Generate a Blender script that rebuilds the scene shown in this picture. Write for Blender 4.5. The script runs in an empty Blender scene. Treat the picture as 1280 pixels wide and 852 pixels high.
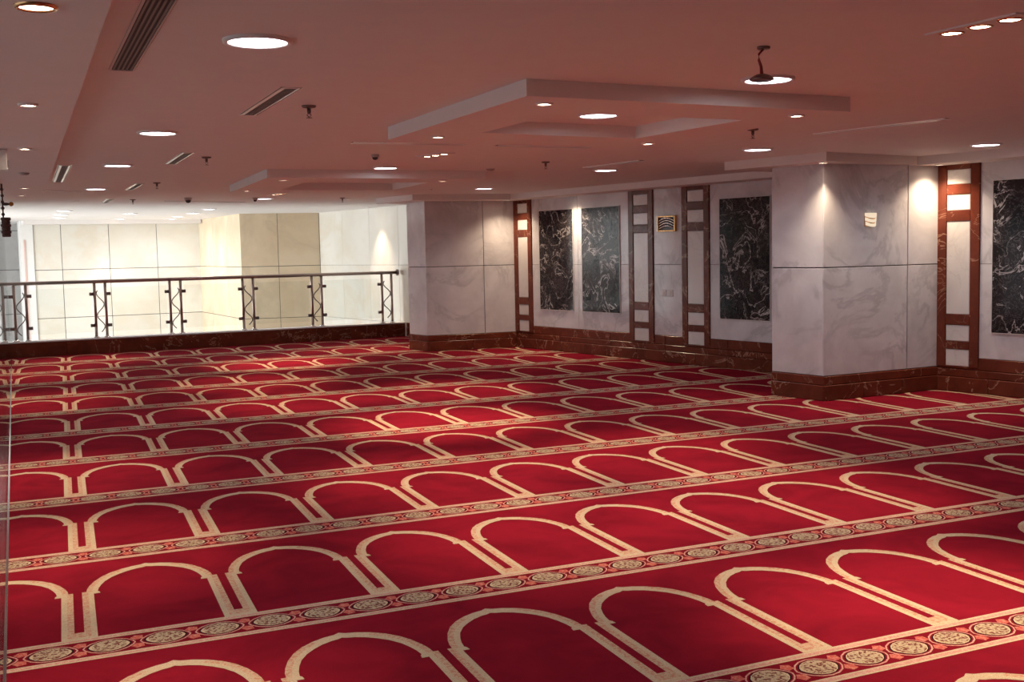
import bpy, math, random
from mathutils import Vector, Matrix

random.seed(7)
SC = bpy.context.scene
COL = SC.collection

# ------------------------------------------------------------------ camera
F_PX, PITCH, YAW, ROLL, EYE = 1412.53, math.radians(4.6017), math.radians(31.7989), math.radians(-1.1789), 1.6069
cp, sp, cy, sy = math.cos(PITCH), math.sin(PITCH), math.cos(YAW), math.sin(YAW)
fwd = Vector((sy * cp, cy * cp, -sp)); right = Vector((cy, -sy, 0)); up = right.cross(fwd)
r2 = math.cos(ROLL) * right + math.sin(ROLL) * up
u2 = -math.sin(ROLL) * right + math.cos(ROLL) * up
cam_data = bpy.data.cameras.new('camera')
cam = bpy.data.objects.new('camera', cam_data); COL.objects.link(cam)
M = Matrix((r2, u2, -fwd)).transposed().to_4x4(); M.translation = Vector((0, 0, EYE))
cam.matrix_world = M
cam_data.sensor_fit = 'HORIZONTAL'; cam_data.sensor_width = 36.0
cam_data.lens = F_PX * 36.0 / 1280.0
cam_data.clip_start = 0.05; cam_data.clip_end = 200
SC.camera = cam

# ------------------------------------------------------------------ world, daylight, exposure
SC.view_settings.view_transform = 'Standard'
SC.view_settings.look = 'None'
SC.view_settings.gamma = 1.0
SC.view_settings.use_curve_mapping = False
SC.view_settings.exposure = 0.08
world = bpy.data.worlds.new('overcast_sky'); SC.world = world
world.use_nodes = True
bgn = world.node_tree.nodes['Background']
bgn.inputs['Color'].default_value = (0.92, 0.96, 1.0, 1)
bgn.inputs['Strength'].default_value = 0.8

LED_STRENGTH = 14.0       # visible diffuser
LED_W = 34.0              # light each round LED throws
SPOT_W = 145.0
DAY_W = 860.0
SIDE_W = 75.0

def add_daylight():
    # overcast daylight entering through the tall window at the side of the atrium
    L = bpy.data.lights.new('window_daylight', 'AREA'); L.shape = 'RECTANGLE'
    L.size = 6.6; L.size_y = 5.0; L.energy = DAY_W; L.color = (0.96, 0.98, 1.0)
    o = bpy.data.objects.new('window_daylight', L); COL.objects.link(o)
    o.location = (0.22, 24.4, 0.0)
    o.rotation_euler = (0, math.radians(-90), 0)
    # weaker daylight from the window strip across the void on the left
    L2 = bpy.data.lights.new('side_window_daylight', 'AREA'); L2.shape = 'RECTANGLE'
    L2.size = 1.9; L2.size_y = 15.0; L2.energy = SIDE_W; L2.color = (0.86, 0.92, 1.0)
    o2 = bpy.data.objects.new('side_window_daylight', L2); COL.objects.link(o2)
    o2.location = (-2.05, 8.5, 1.05)
    o2.rotation_euler = (math.radians(90), 0, math.radians(-90 - 8.15)); o2.rotation_mode = 'XYZ'
    d = Vector((0.99, -0.1418, 0.0))
    zax = -d; yax = Vector((0.1418, 0.99, 0)); xax = yax.cross(zax)
    m3 = Matrix((xax, yax, zax)).transposed().to_4x4(); m3.translation = o2.location; o2.matrix_world = m3
add_daylight()

# ------------------------------------------------------------------ materials
MATS = {}
def mat(name):
    m = bpy.data.materials.new(name); m.use_nodes = True
    MATS[name] = m
    nt = m.node_tree
    return m, nt, nt.nodes, nt.links, nt.nodes['Principled BSDF']

def noise(nt, vec, scale, detail=4, rough=0.55, dist=0.0):
    n = nt.nodes.new('ShaderNodeTexNoise'); n.inputs['Scale'].default_value = scale
    n.inputs['Detail'].default_value = detail; n.inputs['Roughness'].default_value = rough
    n.inputs['Distortion'].default_value = dist
    if vec is not None: nt.links.new(vec, n.inputs['Vector'])
    return n
def ramp(nt, fac, stops):
    r = nt.nodes.new('ShaderNodeValToRGB'); nt.links.new(fac, r.inputs['Fac'])
    while len(r.color_ramp.elements) < len(stops): r.color_ramp.elements.new(0.5)
    for e, (p, c) in zip(r.color_ramp.elements, stops):
        e.position = p; e.color = (c[0], c[1], c[2], 1)
    return r
def mixc(nt, fac, a, b, mode='MIX'):
    n = nt.nodes.new('ShaderNodeMix'); n.data_type = 'RGBA'; n.blend_type = mode
    if hasattr(fac, 'links'): nt.links.new(fac, n.inputs['Factor'])
    else: n.inputs['Factor'].default_value = fac
    for s, v in (('A', a), ('B', b)):
        sock = [i for i in n.inputs if i.name == s and i.type == 'RGBA'][0]
        if hasattr(v, 'links'): nt.links.new(v, sock)
        else: sock.default_value = (v[0], v[1], v[2], 1)
    return [o for o in n.outputs if o.type == 'RGBA'][0]
def world_vec(nt, rnd=0.0):
    g = nt.nodes.new('ShaderNodeNewGeometry')
    if not rnd: return g.outputs['Position']
    oi = nt.nodes.new('ShaderNodeObjectInfo')
    m = nt.nodes.new('ShaderNodeMath'); m.operation = 'MULTIPLY'; m.inputs[1].default_value = rnd
    nt.links.new(oi.outputs['Random'], m.inputs[0])
    a = nt.nodes.new('ShaderNodeVectorMath'); a.operation = 'ADD'
    nt.links.new(g.outputs['Position'], a.inputs[0]); nt.links.new(m.outputs[0], a.inputs[1])
    return a.outputs[0]
def bump(nt, bsdf, h, strength, dist=0.01):
    b = nt.nodes.new('ShaderNodeBump'); b.inputs['Strength'].default_value = strength
    b.inputs['Distance'].default_value = dist
    nt.links.new(h, b.inputs['Height']); nt.links.new(b.outputs['Normal'], bsdf.inputs['Normal'])

def plain(name, col, rough=0.5, metal=0.0, spec=0.5, grain=0.0):
    m, nt, N, L, B = mat(name)
    B.inputs['Roughness'].default_value = rough; B.inputs['Metallic'].default_value = metal
    B.inputs['Specular IOR Level'].default_value = spec
    if grain:
        n = noise(nt, world_vec(nt), 6, 5)
        c = ramp(nt, n.outputs['Fac'], [(0.3, [x * (1 - grain) for x in col]), (0.7, [min(1, x * (1 + grain)) for x in col])])
        L.new(c.outputs['Color'], B.inputs['Base Color'])
    else:
        B.inputs['Base Color'].default_value = (*col, 1)
    return m

def marble(name, base, cloud, vein, vscale, vwidth, rough, cloud_scale=1.2, rnd=20.0, vein_amt=0.8, fine=True, spec=0.5):
    m, nt, N, L, B = mat(name)
    v = world_vec(nt, rnd)
    c1 = noise(nt, v, cloud_scale, 6, 0.6, 0.4)
    cr = ramp(nt, c1.outputs['Fac'], [(0.35, base), (0.68, cloud)])
    # veins: thin zero-crossings of a warped noise field
    n1 = noise(nt, v, vscale, 5, 0.62, 0.9)
    s = N.new('ShaderNodeMath'); s.operation = 'SUBTRACT'; s.inputs[1].default_value = 0.5; L.new(n1.outputs['Fac'], s.inputs[0])
    a = N.new('ShaderNodeMath'); a.operation = 'ABSOLUTE'; L.new(s.outputs[0], a.inputs[0])
    vr = ramp(nt, a.outputs[0], [(0.0, (1, 1, 1)), (vwidth, (0, 0, 0))])
    msk = noise(nt, v, vscale * 0.8, 3, 0.5)
    mr = ramp(nt, msk.outputs['Fac'], [(0.38, (0, 0, 0)), (0.56, (1, 1, 1))])
    mm = N.new('ShaderNodeMath'); mm.operation = 'MULTIPLY'; L.new(vr.outputs['Color'], mm.inputs[0]); L.new(mr.outputs['Color'], mm.inputs[1])
    m2 = N.new('ShaderNodeMath'); m2.operation = 'MULTIPLY'; m2.inputs[1].default_value = vein_amt; L.new(mm.outputs[0], m2.inputs[0])
    col = mixc(nt, m2.outputs[0], cr.outputs['Color'], vein)
    if fine:
        n3 = noise(nt, v, vscale * 3.2, 6, 0.7, 1.2)
        s3 = N.new('ShaderNodeMath'); s3.operation = 'SUBTRACT'; s3.inputs[1].default_value = 0.5; L.new(n3.outputs['Fac'], s3.inputs[0])
        a3 = N.new('ShaderNodeMath'); a3.operation = 'ABSOLUTE'; L.new(s3.outputs[0], a3.inputs[0])
        r3 = ramp(nt, a3.outputs[0], [(0.0, (1, 1, 1)), (vwidth * 0.6, (0, 0, 0))])
        m3 = N.new('ShaderNodeMath'); m3.operation = 'MULTIPLY'; m3.inputs[1].default_value = vein_amt * 0.35; L.new(r3.outputs['Color'], m3.inputs[0])
        col = mixc(nt, m3.outputs[0], col, vein)
    L.new(col, B.inputs['Base Color'])
    B.inputs['Roughness'].default_value = rough
    B.inputs['Specular IOR Level'].default_value = spec
    return m

marble('white_marble', (0.60, 0.59, 0.61), (0.76, 0.75, 0.77), (0.38, 0.37, 0.40), 1.1, 0.045, 0.11, 2.2, 9.0, 0.5, False)
marble('cream_marble', (0.78, 0.62, 0.43), (0.86, 0.73, 0.54), (0.66, 0.53, 0.36), 0.6, 0.10, 0.18, 0.9, 9.0, 0.6, False)
marble('pale_marble', (0.74, 0.71, 0.64), (0.82, 0.80, 0.74), (0.72, 0.62, 0.48), 0.6, 0.10, 0.18, 0.9, 9.0, 0.5, False)
marble('inset_marble', (0.70, 0.68, 0.66), (0.78, 0.77, 0.75), (0.55, 0.53, 0.52), 2.0, 0.03, 0.15, 2.0, 9.0, 0.4, False)
marble('red_marble', (0.115, 0.025, 0.013), (0.185, 0.043, 0.022), (0.55, 0.33, 0.22), 1.7, 0.012, 0.22, 3.5, 9.0, 0.6, False, 0.28)
marble('black_marble', (0.010, 0.008, 0.009), (0.030, 0.020, 0.022), (0.62, 0.58, 0.57), 3.0, 0.017, 0.10, 3.0, 9.0, 0.95, True, 0.25)
plain('joint_dark', (0.05, 0.04, 0.04), 0.8)
plain('ceiling_paint', (0.80, 0.76, 0.74), 0.75, 0, 0.25, 0.015)
plain('plaster_white', (0.80, 0.79, 0.77), 0.7, 0, 0.3, 0.02)
plain('void_grey', (0.55, 0.54, 0.52), 0.8, 0, 0.3, 0.03)
plain('steel', (0.42, 0.33, 0.30), 0.28, 1.0)
plain('dark_steel', (0.22, 0.17, 0.16), 0.35, 1.0)
plain('chrome', (0.75, 0.72, 0.70), 0.12, 1.0)
plain('brass', (0.70, 0.42, 0.20), 0.25, 1.0)
plain('amber_glass', (0.50, 0.20, 0.03), 0.2, 0.3)
plain('carved_brown', (0.10, 0.045, 0.035), 0.55, 0, 0.4, 0.3)
plain('white_metal', (0.78, 0.74, 0.72), 0.4)
plain('grille_dark', (0.030, 0.022, 0.022), 0.6)
plain('grille_grey', (0.20, 0.165, 0.155), 0.5)
plain('plastic_white', (0.72, 0.71, 0.70), 0.35)
plain('plastic_dark', (0.05, 0.04, 0.045), 0.25)
plain('cable_red', (0.25, 0.008, 0.008), 0.5)
plain('rose_paint', (0.62, 0.30, 0.22), 0.6)
plain('frame_white', (0.93, 0.91, 0.89), 0.22, 0.0, 0.9)
plain('pale_rose', (0.72, 0.50, 0.44), 0.6)
plain('grey_paint', (0.45, 0.40, 0.39), 0.6)

def carpet(name, base, alt, speck=None, speck_amt=0.0, speck_scale=60.0):
    m, nt, N, L, B = mat(name)
    v = world_vec(nt)
    big = noise(nt, v, 2.3, 4, 0.6, 0.6)
    cr = ramp(nt, big.outputs['Fac'], [(0.32, alt), (0.62, base)])
    col = cr.outputs['Color']
    if speck:
        sn = noise(nt, v, speck_scale, 2, 0.5)
        sr = ramp(nt, sn.outputs['Fac'], [(0.50, (0, 0, 0)), (0.56, (1, 1, 1))])
        mm = N.new('ShaderNodeMath'); mm.operation = 'MULTIPLY'; mm.inputs[1].default_value = speck_amt
        L.new(sr.outputs['Color'], mm.inputs[0])
        col = mixc(nt, mm.outputs[0], col, speck)
    pile = noise(nt, v, 260, 2, 0.6)
    pr = ramp(nt, pile.outputs['Fac'], [(0.3, (0.72, 0.72, 0.72)), (0.7, (1.15, 1.15, 1.15))])
    col = mixc(nt, 1.0, col, pr.outputs['Color'], 'MULTIPLY')
    L.new(col, B.inputs['Base Color'])
    B.inputs['Roughness'].default_value = 0.95
    B.inputs['Specular IOR Level'].default_value = 0.02
    bump(nt, B, pile.outputs['Fac'], 0.25, 0.004)
    return m
carpet('carpet_red', (0.29, 0.0110, 0.026), (0.20, 0.0078, 0.019))
carpet('carpet_border_red', (0.235, 0.009, 0.021), (0.20, 0.008, 0.018))
carpet('carpet_cream', (0.68, 0.54, 0.36), (0.62, 0.49, 0.32), (0.66, 0.34, 0.22), 0.22, 45)
carpet('carpet_orange', (0.66, 0.47, 0.31), (0.62, 0.43, 0.28), (0.60, 0.19, 0.13), 0.6, 55)
carpet('carpet_pink', (0.66, 0.33, 0.27), (0.60, 0.28, 0.23), (0.72, 0.52, 0.40), 0.6, 70)
carpet('carpet_rose', (0.60, 0.13, 0.10), (0.55, 0.11, 0.09), (0.70, 0.36, 0.26), 0.5, 60)
carpet('carpet_medallion', (0.56, 0.44, 0.29), (0.50, 0.40, 0.26), (0.16, 0.014, 0.02), 0.85, 70)
carpet('carpet_dark', (0.030, 0.012, 0.014), (0.025, 0.010, 0.012))

def emitter(name, col, strength):
    m, nt, N, L, B = mat(name)
    e = N.new('ShaderNodeEmission'); e.inputs['Color'].default_value = (*col, 1); e.inputs['Strength'].default_value = strength
    L.new(e.outputs[0], N['Material Output'].inputs['Surface'])
    return m
emitter('led_glow', (0.90, 0.93, 1.0), LED_STRENGTH)
emitter('halogen_glow', (1.0, 0.80, 0.58), 30.0)
emitter('shell_glow', (1.0, 0.80, 0.58), 0.85)

def clear_glass(name, tint, refl=1.0):
    m, nt, N, L, B = mat(name)
    t = N.new('ShaderNodeBsdfTransparent'); t.inputs['Color'].default_value = (*tint, 1)
    g = N.new('ShaderNodeBsdfGlossy'); g.inputs['Roughness'].default_value = 0.01; g.inputs['Color'].default_value = (0.9, 0.9, 0.9, 1)
    fr = N.new('ShaderNodeFresnel'); fr.inputs['IOR'].default_value = 1.45
    mu = N.new('ShaderNodeMath'); mu.operation = 'MULTIPLY'; mu.inputs[1].default_value = refl
    L.new(fr.outputs[0], mu.inputs[0])
    x = N.new('ShaderNodeMixShader'); L.new(mu.outputs[0], x.inputs[0]); L.new(t.outputs[0], x.inputs[1]); L.new(g.outputs[0], x.inputs[2])
    L.new(x.outputs[0], N['Material Output'].inputs['Surface'])
    return m
clear_glass('clear_glass', (0.97, 0.98, 0.97), 0.8)

# ------------------------------------------------------------------ helpers
def link(o, parent=None):
    COL.objects.link(o)
    if parent is not None: o.parent = parent
    return o
def wloc(p):
    v = Vector((0, 0, 0))
    while p is not None:
        v += p.location; p = p.parent
    return v
def thing(name, loc, label, cat, group=None):
    o = bpy.data.objects.new(name, None); o.empty_display_size = 0.1
    o.location = loc; link(o)
    o['label'] = label; o['category'] = cat
    if group: o['group'] = group
    return o
def tag(o, label, cat, group=None):
    o['label'] = label; o['category'] = cat
    if group: o['group'] = group
    return o
def struct(o):
    o['kind'] = 'structure'; return o
def obj(name, V, Fc, m, parent=None, smooth=False, mi=None, origin=None):
    """verts in world space; the object's origin is put at `origin` (or the base centre)"""
    V = [Vector(v) for v in V]
    if origin is None:
        xs = [v.x for v in V]; ys = [v.y for v in V]; zs = [v.z for v in V]
        origin = Vector(((min(xs) + max(xs)) / 2, (min(ys) + max(ys)) / 2, min(zs)))
    else: origin = Vector(origin)
    me = bpy.data.meshes.new(name)
    me.from_pydata([tuple(v - origin) for v in V], [], Fc)
    ms = m if isinstance(m, (list, tuple)) else [m]
    for x in ms: me.materials.append(MATS[x])
    if mi: me.polygons.foreach_set('material_index', mi)
    if smooth: me.polygons.foreach_set('use_smooth', [True] * len(me.polygons))
    me.update()
    o = bpy.data.objects.new(name, me); link(o, parent)
    o.location = origin - wloc(parent)
    return o
def copy_of(src, parent, loc):
    o = src.copy(); link(o, parent); o.location = Vector(loc) - wloc(parent)
    return o

class G:
    """geometry collector in world space"""
    def __init__(s): s.V = []; s.F = []; s.M = []
    def add(s, V, Fc, mi=0):
        b = len(s.V); s.V += [tuple(v) for v in V]
        s.F += [tuple(i + b for i in f) for f in Fc]; s.M += [mi] * len(Fc); return s
    def obox(s, p, d, n, u0, u1, t0, t1, z0, z1, c=0.0, mi=0):
        """box on a vertical face: p origin, d direction along face, n outward normal; front edge chamfer c"""
        def P(u, t, z): return (p[0] + d[0] * u + n[0] * t, p[1] + d[1] * u + n[1] * t, z)
        V = [P(u0, t0, z0), P(u1, t0, z0), P(u1, t0, z1), P(u0, t0, z1)]
        tc = t1 - c
        V += [P(u0, tc, z0), P(u1, tc, z0), P(u1, tc, z1), P(u0, tc, z1)]
        Fc = [(3, 2, 1, 0)] + [(i, (i + 1) % 4, 4 + (i + 1) % 4, 4 + i) for i in range(4)]
        if c > 0:
            V += [P(u0 + c, t1, z0 + c), P(u1 - c, t1, z0 + c), P(u1 - c, t1, z1 - c), P(u0 + c, t1, z1 - c)]
            Fc += [(4 + i, 4 + (i + 1) % 4, 8 + (i + 1) % 4, 8 + i) for i in range(4)] + [(8, 9, 10, 11)]
        else: Fc += [(4, 5, 6, 7)]
        return s.add(V, Fc, mi)
    def prism(s, poly, z0, z1, mi=0):
        n = len(poly)
        V = [(x, y, z0) for x, y in poly] + [(x, y, z1) for x, y in poly]
        Fc = [tuple(range(n - 1, -1, -1)), tuple(range(n, 2 * n))] + [(i, (i + 1) % n, n + (i + 1) % n, n + i) for i in range(n)]
        return s.add(V, Fc, mi)
    def lathe(s, c, prof, n=24, mi=0, cap0=True, cap1=True):
        V = []
        for r, z in prof:
            for k in range(n):
                a = 2 * math.pi * k / n; V.append((c[0] + r * math.cos(a), c[1] + r * math.sin(a), c[2] + z))
        Fc = []
        for i in range(len(prof) - 1):
            for k in range(n):
                k2 = (k + 1) % n; Fc.append((i * n + k, i * n + k2, (i + 1) * n + k2, (i + 1) * n + k))
        if cap0: Fc.append(tuple(range(n - 1, -1, -1)))
        if cap1: Fc.append(tuple((len(prof) - 1) * n + k for k in range(n)))
        return s.add(V, Fc, mi)
    def tube(s, pts, r, n=8, mi=0):
        pts = [Vector(p) for p in pts]; V = []
        ref = Vector((0, 0, 1))
        for i, p in enumerate(pts):
            t = (pts[min(i + 1, len(pts) - 1)] - pts[max(i - 1, 0)]).normalized()
            a = t.cross(ref)
            if a.length < 1e-3: a = t.cross(Vector((1, 0, 0)))
            a.normalize(); b = t.cross(a)
            rr = r[i] if isinstance(r, (list, tuple)) else r
            for k in range(n):
                q = 2 * math.pi * k / n; V.append(p + rr * (math.cos(q) * a + math.sin(q) * b))
        Fc = [(i * n + k, i * n + (k + 1) % n, (i + 1) * n + (k + 1) % n, (i + 1) * n + k) for i in range(len(pts) - 1) for k in range(n)]
        Fc += [tuple(range(n - 1, -1, -1)), tuple((len(pts) - 1) * n + k for k in range(n))]
        return s.add(V, Fc, mi)
    def sphere(s, c, r, n=12, m=8, mi=0, sz=1.0):
        prof = [(r * math.sin(math.pi * i / m) + 1e-5, -r * sz * math.cos(math.pi * i / m)) for i in range(m + 1)]
        return s.lathe(c, prof, n, mi)
    def out(s, name, m, parent=None, smooth=False, origin=None):
        return obj(name, s.V, s.F, m, parent, smooth, s.M if isinstance(m, (list, tuple)) else None, origin)

# ------------------------------------------------------------------ plan of the place
ZC, ZS = 2.50, 2.41                       # main ceiling, lowered soffits
W0 = Vector((10.40, 7.50)); W1 = Vector((9.98, 15.40)); WT = (W1 - W0).normalized(); WN = Vector((-WT.y, WT.x))
if WN.x > 0: WN = -WN
def wp(s, off=0.0): return W0 + WT * s + WN * off
K0 = Vector((2.79, 20.10)); KT = (Vector((9.60, 19.62)) - K0).normalized(); KN = Vector((KT.y, -KT.x))
def kp(s, off=0.0): return K0 + KT * s + KN * off
def gx(y): return -0.12 + 0.1432 * y      # line of the glass partition
GD = Vector((0.1432, 1.0)).normalized(); GN = Vector((GD.y, -GD.x))
JOINT = 1.362

# floor slab under the carpet
fl = G().prism([(gx(-4.5), -4.5), tuple(wp(-12.2)), tuple(wp(12.2)), tuple(kp(-0.5)), (gx(20.0), 20.0)], -0.30, -0.012)
struct(fl.out('floor', 'carpet_red'))

# ------------------------------------------------------------------ carpet
CA = math.radians(-6.97023); CO = Vector((0, 3.49324)); ROWD = 1.56; CW = 0.680353; SHEAR = 0.0556
OFFS = {-1: 0.53, 0: 0.618, 1: 0.702, 2: 0.826, 3: 0.895, 4: 0.978, 5: 1.080, 6: 1.156, 7: 1.251, 8: 1.334, 9: 1.390, 10: 1.489}
ca, sa = math.cos(CA), math.sin(CA)
def cxy(u, v): return Vector((CO.x + ca * u - sa * v, CO.y + sa * u + ca * v))
def cuv(x, y):
    x -= CO.x; y -= CO.y; return Vector((ca * x + sa * y, -sa * x + ca * y))
# convex room outline (counter-clockwise) used to trim the carpet
ROOM = [Vector((gx(-4.0) + .01, -4.0)), wp(-11.6, .041), wp(12.15, .041), kp(-0.15, .002)]
ROOM[3] = Vector((gx(20.05) + .012, 20.05)) 
KL0, KL1 = kp(-0.5, 0.004), kp(7.6, 0.004)
def clip_half(poly, a, b):
    """keep what lies left of a->b"""
    d = b - a; out = []
    for i in range(len(poly)):
        p, q = poly[i], poly[(i + 1) % len(poly)]
        sp_ = d.x * (p.y - a.y) - d.y * (p.x - a.x); sq = d.x * (q.y - a.y) - d.y * (q.x - a.x)
        if sp_ >= 0: out.append(p)
        if (sp_ >= 0) != (sq >= 0):
            t = sp_ / (sp_ - sq); out.append(p + (q - p) * t)
    return out
HALVES = [(ROOM[0], ROOM[1]), (ROOM[1], ROOM[2]), (KL1, KL0), (ROOM[3], ROOM[0])]
def clip_room(poly):
    inside = True
    for a, b in HALVES:
        d = b - a
        if any(d.x * (p.y - a.y) - d.y * (p.x - a.x) < 0 for p in poly): inside = False
    if inside: return poly, True
    for a, b in HALVES:
        poly = clip_half(poly, a, b)
        if len(poly) < 3: return [], False
    return poly, False

def ogee(side):
    outer = [(.040, .700), (.044, .75), (.054, .80), (.080, .880), (.117, .953), (.160, 1.007), (.212, 1.050), (.270, 1.080), (.315, 1.092), (CW / 2, 1.110)]
    inner = [(.092, .700), (.098, .75), (.110, .80), (.131, .862), (.166, .922), (.205, .965), (.246, 1.000), (.290, 1.024), (.320, 1.032), (CW / 2, 1.044)]
    if side: outer = [(CW - u, v) for u, v in outer]; inner = [(CW - u, v) for u, v in inner]
    return outer, inner
def arch_quads():
    """flat woven arch band in cell coordinates: list of (polygon, material index)"""
    Q = []
    for s in (0, 1):
        m = (lambda u: u) if not s else (lambda u: CW - u)
        def q(pts, mi):
            pts = [(m(u), v) for u, v in pts]
            if s: pts = pts[::-1]
            Q.append((pts, mi))
        q([(0, 0), (.073, 0), (.073, .018), (0, .018)], 0)
        q([(0, .018), (.048, .018), (.048, .085), (0, .085)], 1)
        q([(.048, .018), (.073, .018), (.073, .662), (.048, .662)], 0)      # inner cream strip
        q([(.020, .085), (.048, .085), (.048, .708), (.020, .708)], 1)      # outer speckled strip
        q([(.048, .662), (.103, .662), (.100, .690), (.092, .702), (.048, .702)], 0)
        o, i = ogee(0)
        for k in range(len(o) - 1):
            mid0 = (o[k][0] * .5 + i[k][0] * .5, o[k][1] * .5 + i[k][1] * .5); mid1 = (o[k + 1][0] * .5 + i[k + 1][0] * .5, o[k + 1][1] * .5 + i[k + 1][1] * .5)
            q([i[k], i[k + 1], mid1, mid0][::-1], 0)
            q([mid0, mid1, o[k + 1], o[k]][::-1], 1 if k < 6 else 0)
    return Q
ARCH = arch_quads()
def border_quads():
    """one third of a cell: medallion with outlines, rosette pair between"""
    p = CW / 3; c = -.147; Q = []
    def shape(a, b, n=16, pw=1.3):
        pts = []
        for k in range(n):
            t = 2 * math.pi * k / n
            x, y = math.cos(t), math.sin(t)
            pts.append((p / 2 + a * x, c + b * math.copysign(abs(y) ** pw, y)))
        return pts
    Q.append((shape(.106, .088), 2, .0010)); Q.append((shape(.099, .080), 7, .0013))
    Q.append((shape(.090, .074), 3, .0016)); Q.append((shape(.082, .070), 4, .0019)); Q.append((shape(.070, .064, 16, .85), 5, .0022))
    for dv in (-.052, .052):
        pts = [(.030 * math.cos(2 * math.pi * k / 10) * (1.0 if k % 2 else .75), c + dv + .032 * math.sin(2 * math.pi * k / 10) * (1.0 if k % 2 else .8)) for k in range(10)]
        Q.append((pts, 6, .0014))
    return Q
BORDER = border_quads()
BM = ['carpet_cream', 'carpet_orange', 'carpet_pink', 'carpet_dark', 'carpet_cream', 'carpet_medallion', 'carpet_rose', 'carpet_border_red']
ordinals = {10: 'first', 9: 'second', 8: 'third', 7: 'fourth', 6: 'fifth', 5: 'sixth', 4: 'seventh', 3: 'eighth', 2: 'ninth', 1: 'tenth', 0: 'eleventh', -1: 'twelfth'}
arch_proto = None
for r in range(10, -2, -1):
    v0 = r * ROWD; off = OFFS[r]
    vb, vt = v0 - .29, v0 + ROWD - .29
    strip, _ = clip_room([cxy(-14, vb), cxy(16, vb), cxy(16, vt), cxy(-14, vt)])
    if len(strip) < 3: continue
    cen = Vector((sum(p.x for p in strip) / len(strip), sum(p.y for p in strip) / len(strip), -.012))
    note = {10: ', along the railing kerb', -1: ', nearest the camera'}.get(r, '')
    row = thing('prayer_carpet', cen, 'red prayer carpet strip with beige arches, %s row from the railing%s' % (ordinals[r], note), 'carpet', 'prayer carpet rows')
    G().prism([tuple(p) for p in strip], -.012, 0.0).out('pile', 'carpet_red', row)
    us = [cuv(p.x, p.y).x for p in strip]
    i0 = int(math.floor((min(us) - off) / CW)) - 1; i1 = int(math.ceil((max(us) - off) / CW)) + 1
    bd = G()
    def flat(poly_uv, z, mi, g, uoff):
        pts = [cxy(uoff + u + SHEAR * v, v0 + v) for u, v in poly_uv]
        pts, ins = clip_room(pts)
        if len(pts) >= 3: g.add([(p.x, p.y, z) for p in pts], [tuple(range(len(pts)))], mi)
        return ins
    ulo, uhi = min(us) - .3, max(us) + .3
    for (a, b, mi) in ((-.29, 0.0, 7),):
        flat([(ulo, a), (uhi, a), (uhi, b), (ulo, b)], .0005, mi, bd, 0)
    for (a, b, mi) in ((-.046, -.036, 0), (-.036, -.014, 2), (-.014, 0.0, 0), (-.290, -.278, 0), (-.278, -.256, 2), (-.256, -.246, 0)):
        flat([(ulo, a), (uhi, a), (uhi, b), (ulo, b)], .0010, mi, bd, 0)
    for i in range(i0, i1):
        base = off + i * CW
        for k in range(3):
            for pts, mi, z in BORDER: flat(pts, z, mi, bd, base + k * CW / 3)
        # arch: shared mesh where whole, own trimmed mesh at the walls
        g = G(); whole = True
        for pts, mi in ARCH:
            whole &= flat(pts, .0012, mi, g, base)
        if not g.F: continue
        o2 = cxy(base, v0)
        if whole:
            if arch_proto is None:
                arch_proto = g.out('arch_motif', BM[:2], row, origin=(o2.x, o2.y, 0))
            else: copy_of(arch_proto, row, (o2.x, o2.y, 0))
        else: g.out('arch_motif', BM[:2], row)
    bd.out('border_band', BM, row)

# ------------------------------------------------------------------ right wall
def slab_run(parent, p, d, n, cuts, zcuts, m, name, t0=.0, t1=.022, gap=.004, c=.003):
    for a, b in zip(cuts[:-1], cuts[1:]):
        for z0, z1 in zip(zcuts[:-1], zcuts[1:]):
            G().obox(p, d, n, a + gap / 2, b - gap / 2, t0, t1, z0 + gap / 2, z1 - gap / 2, c).out(name, m, parent)
core = G()
core.obox(W0, WT, WN, -12.2, 16.2, -.25, -.002, -3.0, 2.62)
wall_r = struct(core.out('wall_right', 'joint_dark'))
def cuts_of(a, b, w):
    n = max(1, round((b - a) / w)); return [a + (b - a) * k / n for k in range(n + 1)]
SKT = .372
slab_run(wall_r, W0, WT, WN, cuts_of(5.515, 7.90, 1.2), [SKT, JOINT, ZS + .02], 'white_marble', 'marble_slab')
slab_run(wall_r, W0, WT, WN, [4.41, 4.99], [SKT, JOINT, ZS + .02], 'white_marble', 'marble_slab')
slab_run(wall_r, W0, WT, WN, [1.17, 1.675, 2.76, 3.885], [SKT, JOINT, ZS + .02], 'white_marble', 'marble_slab')
slab_run(wall_r, W0, WT, WN, [-6.2, -5.2, -4.2, -3.2, -2.2, -1.14, -.045], [SKT, JOINT, ZS + .02], 'white_marble', 'marble_slab')
slab_run(wall_r, W0, WT, WN, [9.1, 9.95, 11.1, 12.3, 13.5, 14.7, 15.80], [-.9, .24, JOINT, ZC + .02], 'pale_marble', 'marble_slab')
# stepped red skirting: plinth tiles, middle band, upper band
def skirting(parent, p, d, n, a, b, steps, tile):
    for k, (z0, z1, t) in enumerate(steps):
        w = tile if k == 0 else tile * 2
        cs = cuts_of(a, b, w)
        for u0, u1 in zip(cs[:-1], cs[1:]):
            G().obox(p, d, n, u0 + .0012, u1 - .0012, 0, t, z0 + .001, z1 - .001, .007).out('skirting_tile', 'red_marble', parent)
WST = [(0, .16, .040), (.16, .243, .034), (.243, SKT, .026)]
skirting(wall_r, W0, WT, WN, 1.17, 8.36, WST, .62)
skirting(wall_r, W0, WT, WN, -6.2, .44, WST, .62)
skirting(wall_r, W0, WT, WN, 9.55, 12.05, [(0, .16, .040), (.16, .256, .034)], .62)

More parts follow.
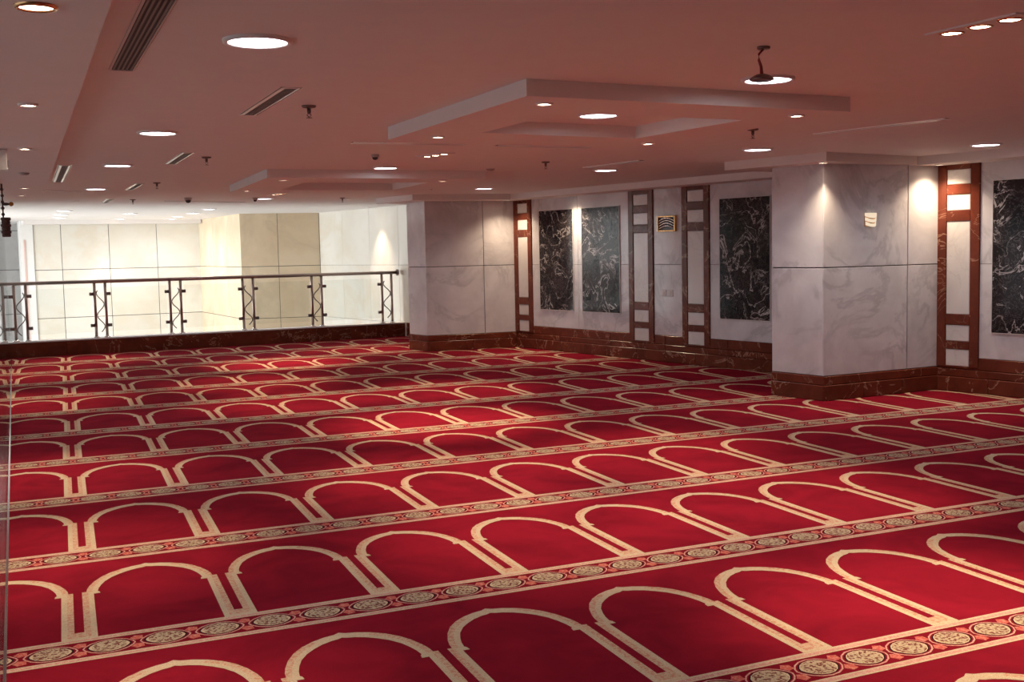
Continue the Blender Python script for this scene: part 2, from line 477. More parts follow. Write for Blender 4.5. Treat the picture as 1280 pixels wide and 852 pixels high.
# red ladder-like pilasters with white insets
pil_labels = ['red marble pilaster with white insets against the far pillar, lit by a spotlight',
              'red marble pilaster between the paired dark panels and the wall speaker',
              'red marble pilaster between the wall speaker and the single dark panel',
              'red marble pilaster at the right edge of the near pillar, brightly lit on top']
for (a, b), lab in zip([(7.90, 8.39), (4.99, 5.515), (3.885, 4.41), (-.045, .45)], pil_labels):
    c = wp((a + b) / 2, .03)
    t = thing('marble_pilaster', (c.x, c.y, SKT - .09), lab, 'pilaster', 'red marble pilasters on the right wall')
    e = .105
    for u0, u1 in ((a, a + e), (b - e, b)):
        G().obox(W0, WT, WN, u0, u1, .0, .040, SKT - .1065 + .0, ZS, .004).out('upright', 'red_marble', t)
    zb = [(.2655, .272), (.455, .540), (.715, .826), (1.815, 1.925), (2.095, 2.200), (2.358, ZS)]
    for z0, z1 in zb:
        G().obox(W0, WT, WN, a + e + .001, b - e - .001, .0, .038, z0, z1, .003).out('crossbar', 'red_marble', t)
    for (x, z0), (z1, y) in zip(zb[:-1], zb[1:]):
        G().obox(W0, WT, WN, a + e + .002, b - e - .002, .0, .032, z0 + .001, z1 - .001, .008).out('inset_panel', 'inset_marble', t)

panel_labels = ['black veined marble panel left of the bright spotlit gap, beside the far pillar',
                'black veined marble panel right of the bright spotlit gap',
                'black marble panel with bold white veins, standing alone left of the near pillar',
                'sliver of black marble panel half hidden behind the near pillar edge',
                'black veined marble panel cut by the right edge of the photo']
for (a, b), lab in zip([(6.81, 7.69), (5.71, 6.60), (2.82, 3.70), (1.73, 2.62), (-1.08, -.19)], panel_labels):
    c = wp((a + b) / 2, .03)
    t = thing('stone_plaque', (c.x, c.y, .65), lab, 'wall panel', 'black marble panels on the right wall')
    G().obox(W0, WT, WN, a + .006, b - .006, .0225, .036, .652, 2.213, .004).out('slab', 'black_marble', t)
    fr = G()
    for (u0, u1, z0, z1) in ((a, a + .006, .646, 2.219), (b - .006, b, .646, 2.219), (a + .006, b - .006, .646, .652), (a + .006, b - .006, 2.213, 2.219)):
        fr.obox(W0, WT, WN, u0, u1, .0225, .039, z0, z1)
    fr.out('edge_trim', 'inset_marble', t)

# wall speaker with curved louvres
c = wp(4.69, .03)
t = thing('wall_speaker', (c.x, c.y, 1.815), 'square chrome wall speaker with curved louvres between two red pilasters', 'speaker')
G().obox(W0, WT, WN, 4.53, 4.855, .023, .035, 1.83, 2.02).out('backing', 'plastic_dark', t)
fr = G()
for (u0, u1, z0, z1) in ((4.51, 4.535, 1.815, 2.035), (4.85, 4.876, 1.815, 2.035), (4.535, 4.85, 1.815, 1.838), (4.535, 4.85, 2.012, 2.035)):
    fr.obox(W0, WT, WN, u0, u1, .023, .065, z0, z1, .006)
fr.out('frame', 'brass', t)
for k in range(4):
    pts = []
    for j in range(13):
        x = j / 12; u = 4.85 - x * .315; zz = 1.850 + k * .036 + .045 * math.sin(math.pi * x)
        q = wp(u, .052); pts.append((q.x, q.y, zz))
    G().tube(pts, .0085, 8).out('louvre', 'chrome', t, True)
# switches
for (u0, u1, lab) in ((4.735, 4.83, 'white wall switch plate nearer the far pillar, under the speaker'), (4.60, 4.70, 'white wall switch plate nearer the single dark panel, under the speaker')):
    q = wp((u0 + u1) / 2, .03)
    t = thing('wall_switch', (q.x, q.y, .918), lab, 'switch', 'wall switches under the speaker')
    G().obox(W0, WT, WN, u0, u1, .0225, .032, .918, 1.012, .004).out('plate', 'plastic_white', t)
    G().obox(W0, WT, WN, u0 + .028, u1 - .028, .0321, .038, .940, .990, .003).out('rocker', 'plastic_white', t)

# ------------------------------------------------------------------ pillars
def pillar(label, A, B, Cb, joint_u, m='white_marble', zj=(JOINT,), zbot=.253, skirt=True, ztop=ZS, z0=0.0, left_cuts=None, cat='pillar'):
    """A wall end of the front face, B front-left corner, Cb back-left corner (plan)"""
    A, B, Cb = Vector(A), Vector(B), Vector(Cb)
    D = A + (Cb - B)
    t = thing('marble_pillar', ((A.x + Cb.x) / 2, (A.y + Cb.y) / 2, z0), label, cat)
    e = .030
    dF = (A - B).normalized(); nF = Vector((dF.y, -dF.x))
    dL = (B - Cb).normalized(); nL = Vector((dL.y, -dL.x))
    ins = [B + dF * e - nF * e, A - nF * e, A + (Cb - B), Cb + dF * e]
    G().prism([tuple(p) for p in ins], z0, ztop + .05).out('core', 'joint_dark', t)
    lf = (A - B).length; ll = (B - Cb).length
    zc = [zbot, *zj, ztop + .03]
    pF = B - nF * e; pL = Cb - nL * e
    cf = [0, *joint_u, lf]
    for a, b in zip(cf[:-1], cf[1:]):
        for q0, q1 in zip(zc[:-1], zc[1:]):
            G().obox(pF, dF, nF, a + .005, b - .005, .0, e - .012, q0 + .005, q1 - .005, .003).out('marble_slab', m, t)
    lc = left_cuts or [0, ll]
    for a, b in zip(lc[:-1], lc[1:]):
        for q0, q1 in zip(zc[:-1], zc[1:]):
            G().obox(pL, dL, nL, a + .003, b - .003 - (.012 if b == ll else 0), .0, e - .012, q0 + .005, q1 - .005, .003).out('marble_slab', m, t)
    if skirt:
        for k, (q0, q1, th) in enumerate(((z0, z0 + .16, e + .006), (z0 + .16, zbot, e))):
            cs = cuts_of(0, lf, .62 if k == 0 else 1.2)
            for a, b in zip(cs[:-1], cs[1:]):
                G().obox(pF, dF, nF, a + .001, b - .001, 0, th, q0 + .001, q1 - .001, .007).out('skirting_tile', 'red_marble', t)
            cs = cuts_of(0, ll, .8)
            for a, b in zip(cs[:-1], cs[1:]):
                G().obox(pL, dL, nL, a + .001, b - .001 - (.001 if b == ll else 0), 0, th, q0 + .001, q1 - .001, .007).out('skirting_tile', 'red_marble', t)
    return t
w2 = wp(.432, .02); w1 = wp(8.375, .02)
pillar('large white marble pillar near the right, with a glowing shell on its face', w2, (8.735, 8.065), (8.70, 8.775), [1.17])
pillar('white marble pillar at the far end of the hall, beside the railing', w1, (8.425, 16.17), (8.40, 16.78), [.99])

# glowing three-tier shell on the near pillar
dF = (w2 - Vector((8.735, 8.065))).normalized(); nF = Vector((dF.y, -dF.x))
pS = Vector((8.735, 8.065)) + dF * .625
t = thing('glowing_shell', (pS.x, pS.y, 1.77), 'small glowing shell on the near marble pillar', 'sconce')
for k in range(3):
    V = []; Fc = []; n = 13
    for j in range(n):
        x = j / (n - 1) * 2 - 1; u = x * (.080 - .005 * k); dep = .010 + .034 * (1 - x * x)
        sag = .022 * (1 - x * x)
        zt = 1.912 - k * .045 - (0 if k == 0 else sag); zb = 1.912 - k * .045 - .032 - sag
        for dd, z in ((dep, zt), (dep, zb), (dep - .010, zb), (dep - .010, zt)):
            q = pS + dF * u + nF * dd; V.append((q.x, q.y, z))
    Fc = [(4 * j + i, 4 * j + (i + 1) % 4, 4 * j + 4 + (i + 1) % 4, 4 * j + 4 + i) for j in range(n - 1) for i in range(4)]
    Fc += [(3, 2, 1, 0), tuple(4 * (n - 1) + i for i in range(4))]
    G().add(V, Fc).out('shell_tier', 'shell_glow', t)
G().obox(pS, dF, nF, -.074, .074, -.012, .002, 1.775, 1.912, .002).out('back_plate', 'brass', t)

# ------------------------------------------------------------------ kerb, railing and atrium
KZ = .258
kb = G().obox(K0, KT, KN, -.42, 7.12, -.26, -.02, -.30, KZ - .02)
kerb = struct(kb.out('kerb', 'joint_dark'))
for a, b in zip(cuts_of(-.42, 7.12, 1.25)[:-1], cuts_of(-.42, 7.12, 1.25)[1:]):
    G().obox(K0, KT, KN, a + .001, b - .001, -.02, 0, -.012, KZ - .022, .003).out('kerb_tile', 'red_marble', kerb)
    G().obox(K0, KT, KN, a + .001, b - .001, -.28, .006, KZ - .0215, KZ, .003).out('cap_stone', 'plaster_white', kerb)

rc = kp(3.4, -.10)
rail = thing('railing', (rc.x, rc.y, KZ), 'steel balustrade with paired posts, wavy rods and glass along the atrium edge', 'railing')
def kq(s, z, off=-.10): q = kp(s, off); return (q.x, q.y, z)
G().tube([kq(-.40, 1.215), kq(3.2, 1.217), kq(6.86, 1.222)], .031, 12).out('handrail', 'steel', rail, True)
fe = G(); q = kp(6.86, -.10)
fe.tube([kq(6.86, 1.222), kq(6.885, 1.222)], .062, 16).out('end_flange', 'dark_steel', rail, True)
PAIRS = [(.065, .247), (1.328, 1.503), (2.578, 2.764), (3.863, 4.053), (5.157, 5.343), (6.547, 6.744)]
for k, (a, b) in enumerate(PAIRS):
    for s, sg in ((a, -1), (b, 1)):
        po = G().tube([kq(s, KZ + .005), kq(s, 1.195)], .025, 12).out('post', 'steel', rail, True)
        G().lathe(kq(s, KZ), [(.060, 0), (.060, .008), (.036, .026), (.027, .034)], 14).out('base_flange', 'chrome', po, True)
        for z in (1.005, .470):
            if k == 5 and sg > 0: continue
            cl = G().tube([kq(s + sg * .018, z), kq(s + sg * .085, z)], .029, 10)
            cl.out('glass_clamp', 'dark_steel', po, True)
    pts = []
    for j in range(33):
        x = j / 32; z = 1.065 - x * .71
        ph = x * 2 * math.pi * 1.88 + 0.75
        amp = (b - a) / 2 - .030
        sgn = 1 if k % 2 == 0 else -1
        pts.append(kq((a + b) / 2 + sgn * amp * math.sin(ph), z))
    G().tube(pts, .0095, 6).out('wavy_rod', 'dark_steel', rail, True)
ends = [(-.40, .065 - .055)] + [(PAIRS[k][1] + .055, PAIRS[k + 1][0] - .055) for k in range(5)]
for a, b in ends:
    G().obox(kp(0, -.10), KT, KN, a, b, -.004, .004, .36, 1.115).out('glass_panel', 'clear_glass', rail)

# atrium: far pillar, far wall, jamb, recess, side window
corner = wp(15.80, .022)
pillar('beige marble pillar in the bright atrium beyond the railing', corner, (7.90, 23.72), (8.20, 27.75), [.80], 'cream_marble', (.24, JOINT), -.9, False, ZC - .02, -3.0, [0, 1.35, 2.7, 4.03])
fw0, fw1 = Vector((4.45, 28.02)), Vector((8.22, 27.74))
fd = (fw1 - fw0).normalized(); fn = Vector((fd.y, -fd.x)); fL = (fw1 - fw0).length
wf = struct(G().obox(fw0, fd, fn, -.02, fL + .3, -.3, -.022, -3.0, 2.62).out('wall_far', 'joint_dark'))
slab_run(wf, fw0, fd, fn, [0, .60, 1.66, 2.76, fL], [-.9, .24, JOINT, ZC + .03], 'pale_marble', 'marble_slab', -.022, 0, .012, .003)
j0 = fw0 - fd * .26
jm = struct(G().obox(j0, fd, fn, -.02, .258, -.6, .03, -3.0, 2.499).out('trim_1', 'plaster_white'))
G().obox(j0, fd, fn, .05, .085, .031, .045, -.9, 2.06).out('red_strip', 'pale_rose', jm)
rec0 = Vector((2.2, 31.2)); 
wfar2 = struct(G().obox(rec0, fd, fn, -6.0, 2.6, -.3, -.022, -3.0, 2.62).out('wall_recess', 'joint_dark'))
slab_run(wfar2, rec0, fd, fn, [-2.0, -1.0, 0, 1.2, 2.4], [-.9, .24, JOINT, 2.35, ZC + .03], 'inset_marble', 'marble_slab', -.022, 0, .012, .003)
# carved lantern hanging from the left soffit against the glass
lx, ly = 1.805, 13.0
t = thing('hanging_lantern', (lx, ly, 1.854), 'dark carved lantern hanging on a beaded rod at the far left edge', 'lantern')
cap = G()
for k in range(6):
    r_ = .044 + .007 * (k % 2); cap.lathe((lx, ly, 1.854 + k * .034), [(r_ * .88, 0), (r_, .008), (r_, .026), (r_ * .88, .034)], 12)
cap.out('carved_body', 'carved_brown', t)
G().tube([(lx - .022, ly, 2.056), (lx - .022, ly, ZS)], .008, 8).out('rod', 'carved_brown', t, True)
for k in range(5): G().sphere((lx - .022, ly, 2.09 + k * .065), .018, 10, 6).out('bead', 'carved_brown', t, True)
ar = G(); ar.tube([(lx - .02, ly, 2.198), (lx + .015, ly, 2.198), (lx + .045, ly, 2.198)], [.014, .016, .010], 8); ar.out('arm', 'carved_brown', t, True)
G().sphere((lx + .062, ly, 2.198), .024, 12, 8).out('bulb', 'amber_glass', t, True)

# left side: glass partition, void behind it, tall atrium window
gp = thing('glass_partition', (gx(9), 9, 0), 'tall frameless glass partition seen edge-on at the far left', 'glass partition')
g0 = Vector((gx(0), 0.0))
gcuts = [-3.5, -.6, 2.3, 5.2, 8.1, 11.0, 13.9, 16.8, 19.55]
for a, b in zip(gcuts[:-1], gcuts[1:]):
    G().obox(g0, GD, GN, a + .004, b - .004, -.006, .006, .022, ZS - .012).out('glass_pane', 'clear_glass', gp)
G().obox(g0, GD, GN, -3.5, 19.55, -.012, .012, .0, .022).out('floor_channel', 'chrome', gp)
G().obox(g0, GD, GN, -3.5, 19.55, -.012, .012, ZS - .012, ZS - .001).out('head_channel', 'chrome', gp)
v0 = g0 - GN * 3.2
struct(G().obox(v0, GD, GN, -4.5, 20.2, -.2, 0, -3.0, 2.62).out('added_wall_left', 'void_grey'))  # unseen wall added to block daylight from the left
struct(G().prism([(-6, -4.5), (11, -4.5), (11, 32), (-6, 32)], -3.2, -3.0).out('floor_lower', 'plaster_white'))
sw = struct(G().obox(v0 + GN * .001, GD, GN, 1.0, 16.2, 0, .05, -.05, .05).out('window_2', 'white_metal'))
for k in range(9):
    G().obox(v0 + GN * .001, GD, GN, 1.0 + k * 1.89, 1.07 + k * 1.89, 0, .05, .051, 2.02).out('mullion', 'white_metal', sw)
G().obox(v0 + GN * .001, GD, GN, 1.0, 16.2, 0, .05, 2.021, 2.11).out('head', 'white_metal', sw)
bw = struct(G().obox(Vector((-5.0, -4.3)), Vector((1, 0)), Vector((0, 1)), 0, 16.5, -.2, 0, -3.0, 2.62).out('wall_back', 'white_marble'))
wn = struct(G().obox(Vector((.35, 20.6)), Vector((0, 1)), Vector((1, 0)), 0, 8.2, -.08, 0, -3.0, -2.7).out('window_1', 'white_metal'))
for yy in (0, 2.0, 4.0, 6.0, 8.1):
    G().obox(Vector((.35, 20.6)), Vector((0, 1)), Vector((1, 0)), yy, yy + .08, -.08, 0, -2.69, 2.49).out('mullion', 'white_metal', wn)
for yy in (.08, 2.08, 4.08, 6.08):
    G().obox(Vector((.35, 20.6)), Vector((0, 1)), Vector((1, 0)), yy + .01, yy + (1.91), -.05, -.04, -2.69, 2.49).out('pane', 'clear_glass', wn)

# ------------------------------------------------------------------ ceiling
ce = G().prism([(-6, -4.5), (11.6, -4.5), (10.9, 8), (9.9, 24), (9.4, 31.6), (-6, 31.6)], ZC, ZC + .12)
ceil = struct(ce.out('ceiling', 'ceiling_paint'))
def soff(poly, z0=ZS, name='soffit'):
    return G().prism([tuple(p) for p in poly], z0, ZC + .0).out(name, 'ceiling_paint', ceil)
def le(y): return 0.857 + 0.1487 * (y - 3.71)
soff([(gx(-4.3) - .02, -4.3), (le(-4.3), -4.3), (le(14.2), 14.2), (gx(14.2) - .02, 14.2)])
# soffit band along the right wall, wrapping the pillars
soff([tuple(wp(-12.0, .40)), tuple(wp(-12.0, -.02)), tuple(wp(.45, -.02)), tuple(wp(.45, .40))])
soff([tuple(wp(.451, -.02)), tuple(wp(1.75, -.02)), (8.42, 9.18), (8.52, 7.84), tuple(wp(.451, .12))][::-1])
soff([tuple(wp(1.751, .40)), tuple(wp(1.751, -.02)), tuple(wp(7.95, -.02)), tuple(wp(7.95, .40))])
soff([tuple(wp(7.951, -.02)), tuple(wp(9.6, -.02)), (8.02, 17.1), (8.06, 15.85), tuple(wp(7.951, .45))][::-1])
soff([(4.2, 27.62), (8.16, 27.34), (8.2, 27.73), (4.2, 28.0)])
def ring(n0, l, r_, inner):
    f = (r_[0] + l[0] - n0[0], r_[1] + l[1] - n0[1])
    outer = [n0, r_, f, l]
    V = []; Fc = []
    for z in (ZS, ZC - .0005):
        V += [(*p, z) for p in outer] + [(*p, z) for p in inner]
    for i in range(4):
        j = (i + 1) % 4
        Fc += [(i, 4 + i, 4 + j, j), (8 + i, 8 + j, 12 + j, 12 + i), (i, j, 8 + j, 8 + i), (4 + j, 4 + i, 12 + i, 12 + j)]
    return G().add(V, Fc).out('dropped_ring', 'ceiling_paint', ceil)
ring((3.255, 5.055), (3.58, 7.40), (5.50, 4.87), [(3.85, 5.60), (5.17, 5.46), (5.26, 6.69), (3.97, 6.75)])
ring((4.12, 11.42), (4.62, 14.2), (6.55, 11.05), [(4.78, 11.98), (6.20, 11.80), (6.50, 13.35), (5.05, 13.55)])

# ------------------------------------------------------------------ ceiling fittings
def led(x, y, label, z=ZC, r=.122, w=1.0):
    t = thing('led_downlight', (x, y, z - .012), label, 'ceiling light', 'round LED ceiling lights')
    G().lathe((x, y, z - .012), [(r, .000), (r + .004, -.003), (r + .020, -.001), (r + .022, .012)], 32, 0, False, False).out('rim', 'white_metal', t, True)
    G().lathe((x, y, z - .010), [(.02, -.001), (r * .6, -.0005), (r, .002)], 32, 0, True, False).out('diffuser', 'led_glow', t, False)
    L = bpy.data.lights.new('led_beam', 'SPOT'); L.energy = LED_W * w; L.color = (.88, .93, 1.0)
    L.spot_size = math.radians(165); L.spot_blend = .6; L.shadow_soft_size = .10
    o = bpy.data.objects.new('led_beam', L); COL.objects.link(o); o.parent = t; o.location = (0, 0, -.015)
    return t
LEDS = [(1.648, 4.621, 'largest round LED ceiling light, at upper left beside the long air grille'),
        (2.186, 8.283, 'round LED ceiling light left of the small grille, second in the left row'),
        (2.591, 11.312, 'round LED ceiling light between two small grilles, third in the left row'),
        (3.195, 15.184, 'round LED ceiling light in the left row nearest the bright atrium ceiling'),
        (4.560, 6.200, 'round LED ceiling light inside the recess of the near dropped ceiling ring'),
        (4.458, 4.515, 'round LED ceiling light partly covered by the dangling lamp on a red cable'),
        (7.596, 7.831, 'round LED ceiling light between the ceiling ring and the near pillar'),
        (7.820, 10.503, 'round LED ceiling light above the wall speaker, before the right soffit'),
        (5.222, 10.873, 'round LED ceiling light just before the far dropped ceiling ring'),
        (8.314, 14.086, 'round LED ceiling light in front of the far pillar soffit'),
        (9.400, 6.700, 'round LED ceiling light at the right edge beside the near pillar'),
        (6.172, 17.285, 'round LED ceiling light beside the dome camera near the atrium'),
        (4.099, 22.206, 'atrium LED ceiling light, nearest of the left atrium row'),
        (4.386, 24.110, 'atrium LED ceiling light, second of the left atrium row'),
        (4.687, 25.963, 'atrium LED ceiling light, farthest of the left atrium row'),
        (5.596, 23.539, 'atrium LED ceiling light between the two atrium rows, nearer one'),
        (6.135, 26.700, 'atrium LED ceiling light between the two atrium rows, farther one'),
        (6.523, 21.331, 'atrium LED ceiling light, nearest of the right atrium row'),
        (6.805, 23.296, 'atrium LED ceiling light, second of the right atrium row'),
        (7.065, 25.321, 'atrium LED ceiling light, third of the right atrium row'),
        (7.300, 26.750, 'atrium LED ceiling light, farthest of the right atrium row')]
for x, y, lab in LEDS: led(x, y, lab)
for x, y, lab in [(1.10, 1.10, 'added unseen LED ceiling light above the camera, left row'), (4.10, .90, 'added unseen LED ceiling light behind the camera, middle row'),  # unseen LEDs added to light the nearest carpet rows
                  (7.30, 3.30, 'added LED ceiling light out of view to the right of the camera'), (9.20, 2.60, 'added LED ceiling light out of view along the right wall'),
                  (4.0, -2.4, 'added unseen LED ceiling light far behind the camera')]:
    led(x, y, lab)

def spot_light(parent, x, y, z, w, aim=None, ang=62, blend=.9, col=(1.0, .74, .50)):
    L = bpy.data.lights.new('halogen_beam', 'SPOT'); L.energy = w; L.color = col
    L.spot_size = math.radians(ang); L.spot_blend = blend; L.shadow_soft_size = .03
    o = bpy.data.objects.new('halogen_beam', L); COL.objects.link(o); o.parent = parent
    o.location = Vector((x, y, z)) - wloc(parent)
    d = Vector(aim) - Vector((x, y, z)) if aim else Vector((0, 0, -1))
    o.rotation_euler = d.to_track_quat('-Z', 'Y').to_euler()
def warm(x, y, label, z=ZS, w=1.0, aim=None, ang=62, r=.036, rim='white_metal', blend=.9):
    t = thing('spot_downlight', (x, y, z - .008), label, 'spotlight', 'small warm ceiling spotlights')
    G().lathe((x, y, z - .008), [(r, .002), (r + .003, -.003), (r + .013, -.001), (r + .015, .008)], 20, 0, False, False).out('rim', rim, t, True)
    G().lathe((x, y, z - .006), [(.006, -.001), (r * .7, -.001), (r, .002)], 20, 0, True, False).out('bulb', 'halogen_glow', t)
    spot_light(t, x, y, z - .02, SPOT_W * w, aim, ang, blend)
    return t
warm(.665, 3.90, 'small spotlight with a brass rim at the top left corner', r=.052, rim='brass', w=1.1)
warm(1.018, 6.345, 'small warm spotlight in the left soffit beside the long grille', w=1.2)
warm(1.379, 8.831, 'small warm spotlight in the left soffit, level with the first left light')
warm(2.103, 13.60, 'small warm spotlight at the far end of the left soffit')
warm(2.560, 16.900, 'small warm spotlight beyond the left soffit, above the corner column', ZC)
warm(3.60, 18.60, 'small warm spotlight before the left atrium lights', ZC)
warm(3.503, 5.260, 'small warm spotlight at the near corner of the near ceiling ring', w=1.3)
warm(5.300, 5.120, 'small warm spotlight at the right corner of the near ceiling ring', w=1.3)
warm(5.585, 6.950, 'small warm spotlight at the far right corner of the near ceiling ring', w=1.3)
warm(3.800, 7.060, 'small warm spotlight at the far left corner of the near ceiling ring', w=1.3)
warm(4.403, 11.693, 'small warm spotlight at the near corner of the far ceiling ring', w=1.2)
warm(4.690, 13.750, 'small warm spotlight at the left corner of the far ceiling ring', w=1.2)
warm(6.200, 11.420, 'small warm spotlight at the right corner of the far ceiling ring', w=1.2)
q = wp(8.08, .36); warm(q.x, q.y, 'small warm spotlight between the far pillar and its red pilaster', w=.40, ang=128, blend=1.0)
q = wp(6.71, .27); warm(q.x, q.y, 'small warm spotlight over the gap between two black panels', w=.55, ang=128, blend=1.0)
q = wp(.28, .26); warm(q.x, q.y, 'small warm spotlight at the inner corner of the near pillar', w=.42, ang=128, blend=1.0)
warm(8.60, 7.955, 'small warm spotlight in front of the near pillar corner', w=.38, ang=100, blend=1.0)
warm(7.60, 17.30, 'left one of two warm spotlights before the far pillar soffit', ZC, w=.7)
warm(8.25, 17.25, 'right one of two warm spotlights before the far pillar soffit', ZC, w=.7)
q = wp(12.95, .30); warm(q.x, q.y, 'small warm spotlight beside the atrium wall beyond the railing', ZC, w=.9, ang=70)
warm(7.74, 25.55, 'small spotlight grazing the side of the atrium pillar, nearer one', ZC, w=.8, ang=60)
warm(7.83, 26.85, 'small spotlight grazing the side of the atrium pillar, farther one', ZC, w=.8, ang=60)
warm(6.10, 27.30, 'small spotlight in front of the atrium back wall', ZC, w=.8, ang=80)

def triple(p0, p1, label, w=.8):
    c = ((p0[0] + p1[0]) / 2, (p0[1] + p1[1]) / 2)
    t = thing('triple_spotlight', (*c, ZC - .01), label, 'spotlight', 'triple warm spotlights')
    d = Vector((p1[0] - p0[0], p1[1] - p0[1])); L = d.length; d.normalize(); n = Vector((-d.y, d.x))
    P0 = Vector(p0)
    G().obox(P0, d, n, -.085, L + .085, -.07, .07, ZC - .008, ZC, 0).out('plate', 'ceiling_paint', t)
    for k in range(3):
        q = P0 + d * L * k / 2
        rm = G().lathe((q.x, q.y, ZC - .0085), [(.040, 0), (.043, -.005), (.052, -.003), (.054, -.0001)], 20, 0, False, False).out('lamp_ring', 'brass', t, True)
        G().lathe((q.x, q.y, ZC - .0095), [(.006, -.001), (.028, -.001), (.040, .0005)], 20, 0, True, False).out('bulb', 'halogen_glow', rm)
        spot_light(t, q.x, q.y, ZC - .03, SPOT_W * w)
triple((4.214, 3.176), (4.182, 2.877), 'row of three bright warm spotlights at the top right corner')
triple((4.974, 9.457), (5.001, 9.179), 'row of three warm spotlights behind the near ceiling ring')
triple((5.921, 16.15), (5.921, 15.85), 'row of three warm spotlights beyond the far ceiling ring')

def grille(p0, p1, width, label, nslat=6, fr_m='frame_white', slat_m='grille_grey', fw=.022, light_frame=True):
    P0 = Vector(p0); d = Vector(p1) - P0; L = d.length; d.normalize(); n = Vector((-d.y, d.x)); c = P0 + d * L / 2
    t = thing('air_grille', (c.x, c.y, ZC - .014), label, 'air vent', 'ceiling air grilles')
    G().obox(P0, d, n, .004, L - .004, -width / 2 + .004, width / 2 - .004, ZC - .003, ZC - .0005).out('backing', 'grille_dark', t)
    def bar(q):
        # flange: thin at the ceiling side, deeper along the opening, so its face is tilted
        V = []
        for (u, w_, zz) in q: V.append((P0.x + d.x * u + n.x * w_, P0.y + d.y * u + n.y * w_, zz))
        G().add(V, [(0, 1, 2, 3), (0, 4, 5, 1), (3, 2, 5, 4), (0, 3, 4), (1, 5, 2)]).out('frame_bar', fr_m, t)
    hw = width / 2; zt, zb = ZC - .0005, ZC - .0075; iw2 = hw - fw
    for sg in (-1, 1):
        bar([(0, sg * hw, zt), (L, sg * hw, zt), (L, sg * iw2, zt), (0, sg * iw2, zt), (.016, sg * iw2, zb), (L - .016, sg * iw2, zb)])
    for u0, u1 in ((0, .016), (L, L - .016)):
        bar([(u0, -hw, zt), (u0, hw, zt), (u1, iw2, zt), (u1, -iw2, zt), (u1, -iw2, zb), (u1, iw2, zb)])
    iw = width - 2 * fw
    for k in range(nslat):
        s = -iw / 2 + iw * (k + .5) / nslat
        G().obox(P0, d, n, .015, L - .015, s - iw / nslat * .22, s + iw / nslat * .22, ZC - .0070, ZC - .0032).out('slat', slat_m, t)
grille((1.325, 5.615), (1.045, 3.70), .125, 'long linear air grille with dark slats at the upper left', 5, 'ceiling_paint', 'grille_grey', .014)
grille((2.439, 7.060), (2.257, 5.820), .118, 'air grille with a peeling white frame beside the largest LED light', 5, fw=.026)
grille((2.515, 13.94), (2.138, 11.446), .125, 'air grille at the edge of the left soffit', 4, fw=.034)
grille((3.023, 11.030), (2.835, 9.770), .118, 'small air grille between the second and third left lights', 4, fw=.026)
grille((3.658, 15.370), (3.465, 14.030), .115, 'small air grille right of the fourth left light', 4, fw=.026)
grille((4.12, 19.0), (3.93, 17.7), .115, 'small air grille nearest the atrium, beside a sprinkler', 4, fw=.026)
def slot(p0, p1, label, width=.07):
    P0 = Vector(p0); d = Vector(p1) - P0; L = d.length; d.normalize(); n = Vector((-d.y, d.x)); c = P0 + d * L / 2
    t = thing('slot_diffuser', (c.x, c.y, ZC - .008), label, 'air vent', 'linear slot diffusers')
    G().obox(P0, d, n, 0, L, -width / 2 + .01, width / 2 - .01, ZC - .004, ZC - .0005).out('slot', 'grille_grey', t)
    for s0, s1 in ((-width / 2 - .006, -width / 2 + .01), (width / 2 - .01, width / 2 + .006)):
        G().obox(P0, d, n, 0, L, s0, s1, ZC - .008, ZC - .0005).out('flange', 'frame_white', t)
slot((7.041, 6.59), (7.123, 5.40), 'linear slot diffuser in the ceiling before the near pillar')
slot((3.787, 8.494), (4.75, 8.36), 'linear slot diffuser behind the near ceiling ring, left one')
slot((5.05, 8.33), (5.95, 8.23), 'linear slot diffuser behind the near ceiling ring, right one')
slot((7.363, 10.257), (7.345, 9.246), 'linear slot diffuser beside the LED light above the wall speaker')
slot((4.90, 18.30), (6.30, 18.60), 'linear slot diffuser by the dome cameras near the atrium')
slot((2.66, 15.74), (3.15, 15.94), 'short slot diffuser past the end of the left soffit')

def sprinkler(x, y, label, z=ZC):
    t = thing('sprinkler', (x, y, z - .075), label, 'sprinkler', 'ceiling sprinklers')
    G().lathe((x, y, z - .012), [(.020, -.004), (.040, 0), (.045, .0115)], 18).out('escutcheon', 'dark_steel', t, True)
    G().lathe((x, y, z - .048), [(.009, 0), (.012, .010), (.012, .031)], 10).out('stem', 'dark_steel', t, True)
    fr = G()
    for s in (-1, 1):
        fr.tube([(x, y, z - .045), (x + s * .014, y, z - .056), (x, y, z - .070)], .003, 6)
    fr.out('yoke', 'dark_steel', t, True)
    G().lathe((x, y, z - .075), [(.017, 0), (.019, .003), (.004, .005)], 12).out('deflector', 'dark_steel', t)
for x, y, lab in [(2.627, 6.51, 'ceiling sprinkler beside the grille with the peeling frame'), (3.114, 10.19, 'ceiling sprinkler right of the second small grille'),
                  (3.615, 13.838, 'ceiling sprinkler right of the third LED light in the left row'), (4.30, 17.9, 'ceiling sprinkler left of the dome camera near the atrium'),
                  (6.478, 9.724, 'ceiling sprinkler behind the near ceiling ring'), (7.369, 16.971, 'ceiling sprinkler above the railing near the far pillar'),
                  (6.259, 6.503, 'ceiling sprinkler right of the near ceiling ring'), (7.095, 13.398, 'ceiling sprinkler before the far pillar soffit')]:
    sprinkler(x, y, lab)
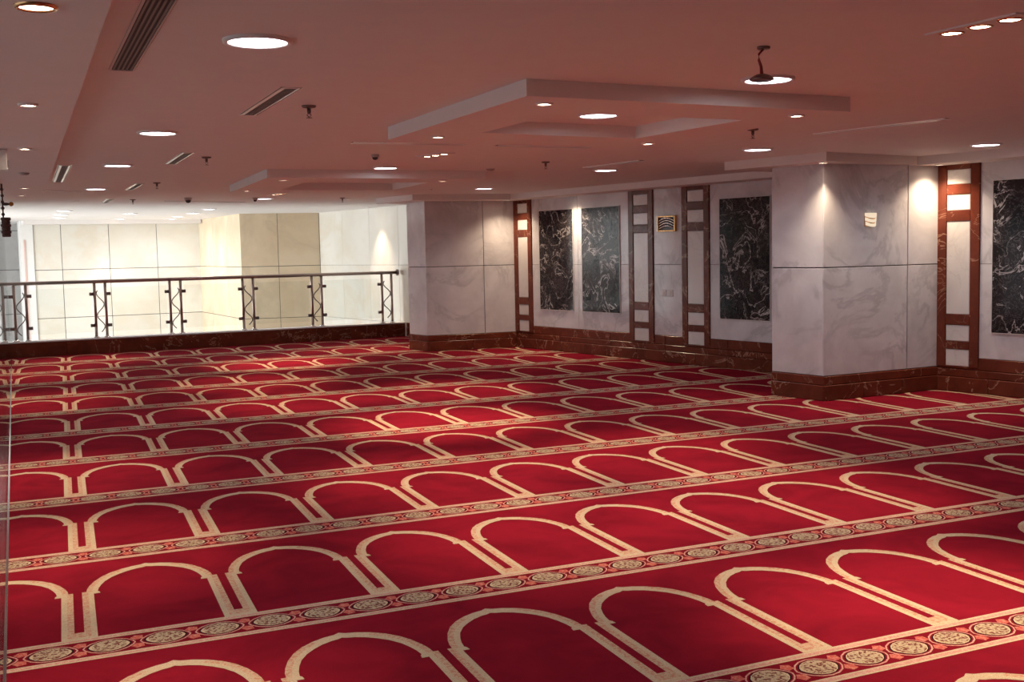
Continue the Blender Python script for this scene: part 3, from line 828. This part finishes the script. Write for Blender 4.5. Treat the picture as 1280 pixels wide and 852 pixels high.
def dome(x, y, label, z=ZC, k=.8):
    t = thing('dome_camera', (x, y, z - .10), label, 'security camera', 'ceiling dome cameras')
    G().lathe((x, y, z - .050 * k), [(.060 * k, 0), (.070 * k, .020 * k), (.070 * k, .0495 * k)], 20).out('housing', 'grey_paint', t, True)
    G().lathe((x, y, z - .100 * k), [(.010 * k, 0), (.034 * k, .008 * k), (.048 * k, .026 * k), (.054 * k, .0495 * k)], 20).out('dome', 'plastic_dark', t, True)
dome(4.977, 17.296, 'dark dome camera hanging from the ceiling before the bright atrium')
dome(6.00, 17.20, 'small dome camera just left of an LED light near the atrium', ZC, .6)
dome(4.455, 9.49, 'small dome camera behind the near ceiling ring', ZC, .5)
def detector(x, y, label, z=ZC):
    t = thing('smoke_detector', (x, y, z - .022), label, 'smoke detector', 'ceiling smoke detectors')
    G().lathe((x, y, z - .008), [(.046, 0), (.050, .0078)], 20).out('base', 'grey_paint', t, True)
    G().lathe((x, y, z - .022), [(.022, 0), (.038, .006), (.044, .0139)], 20).out('cover', 'grey_paint', t, True)
detector(6.44, 10.764, 'flat smoke detector before the far pillar, left of a sprinkler')
detector(4.10, 7.95, 'flat smoke detector at the back corner of the near ceiling ring')
detector(1.752, 11.335, 'flat smoke detector in the left soffit', ZS)

# dangling lamp on a red cable
dx, dy = 3.72, 3.807
t = thing('dangling_lamp', (dx, dy, 2.345), 'loose downlight dangling from the ceiling on a red cable', 'lamp')
pts = [(dx + .01, dy, ZC - .012), (dx - .012, dy + .006, 2.465), (dx - .014, dy + .004, 2.44), (dx - .004, dy, 2.41), (dx, dy, 2.372)]
G().tube(pts, [.005, .005, .006, .007, .008], 8).out('cable', 'cable_red', t, True)
G().lathe((dx + .012, dy, ZC - .012), [(.026, 0), (.030, .004), (.030, .0115)], 18).out('ceiling_socket', 'dark_steel', t, True)
G().lathe((dx, dy, 2.345), [(.040, .004), (.044, 0), (.056, .005), (.050, .017), (.026, .030), (.009, .032)], 20, 0, False).out('housing', 'dark_steel', t, True)
G().lathe((dx, dy, 2.3465), [(.004, 0), (.039, .0005)], 20, 0, True, False).out('lens', 'chrome', t)

# small white device high on the partition
t = thing('wall_device', (1.30, 9.05, 2.23), 'small white box device under the left soffit at the left edge', 'speaker')
G().obox(Vector((1.262, 9.0)), GD, GN, -.06, .06, -.03, .02, 2.26, 2.405, .006).out('case', 'plastic_white', t)
G().obox(Vector((1.262, 9.0)), GD, GN, -.04, .04, .0205, .026, 2.275, 2.33, .002).out('sensor', 'plastic_dark', t)
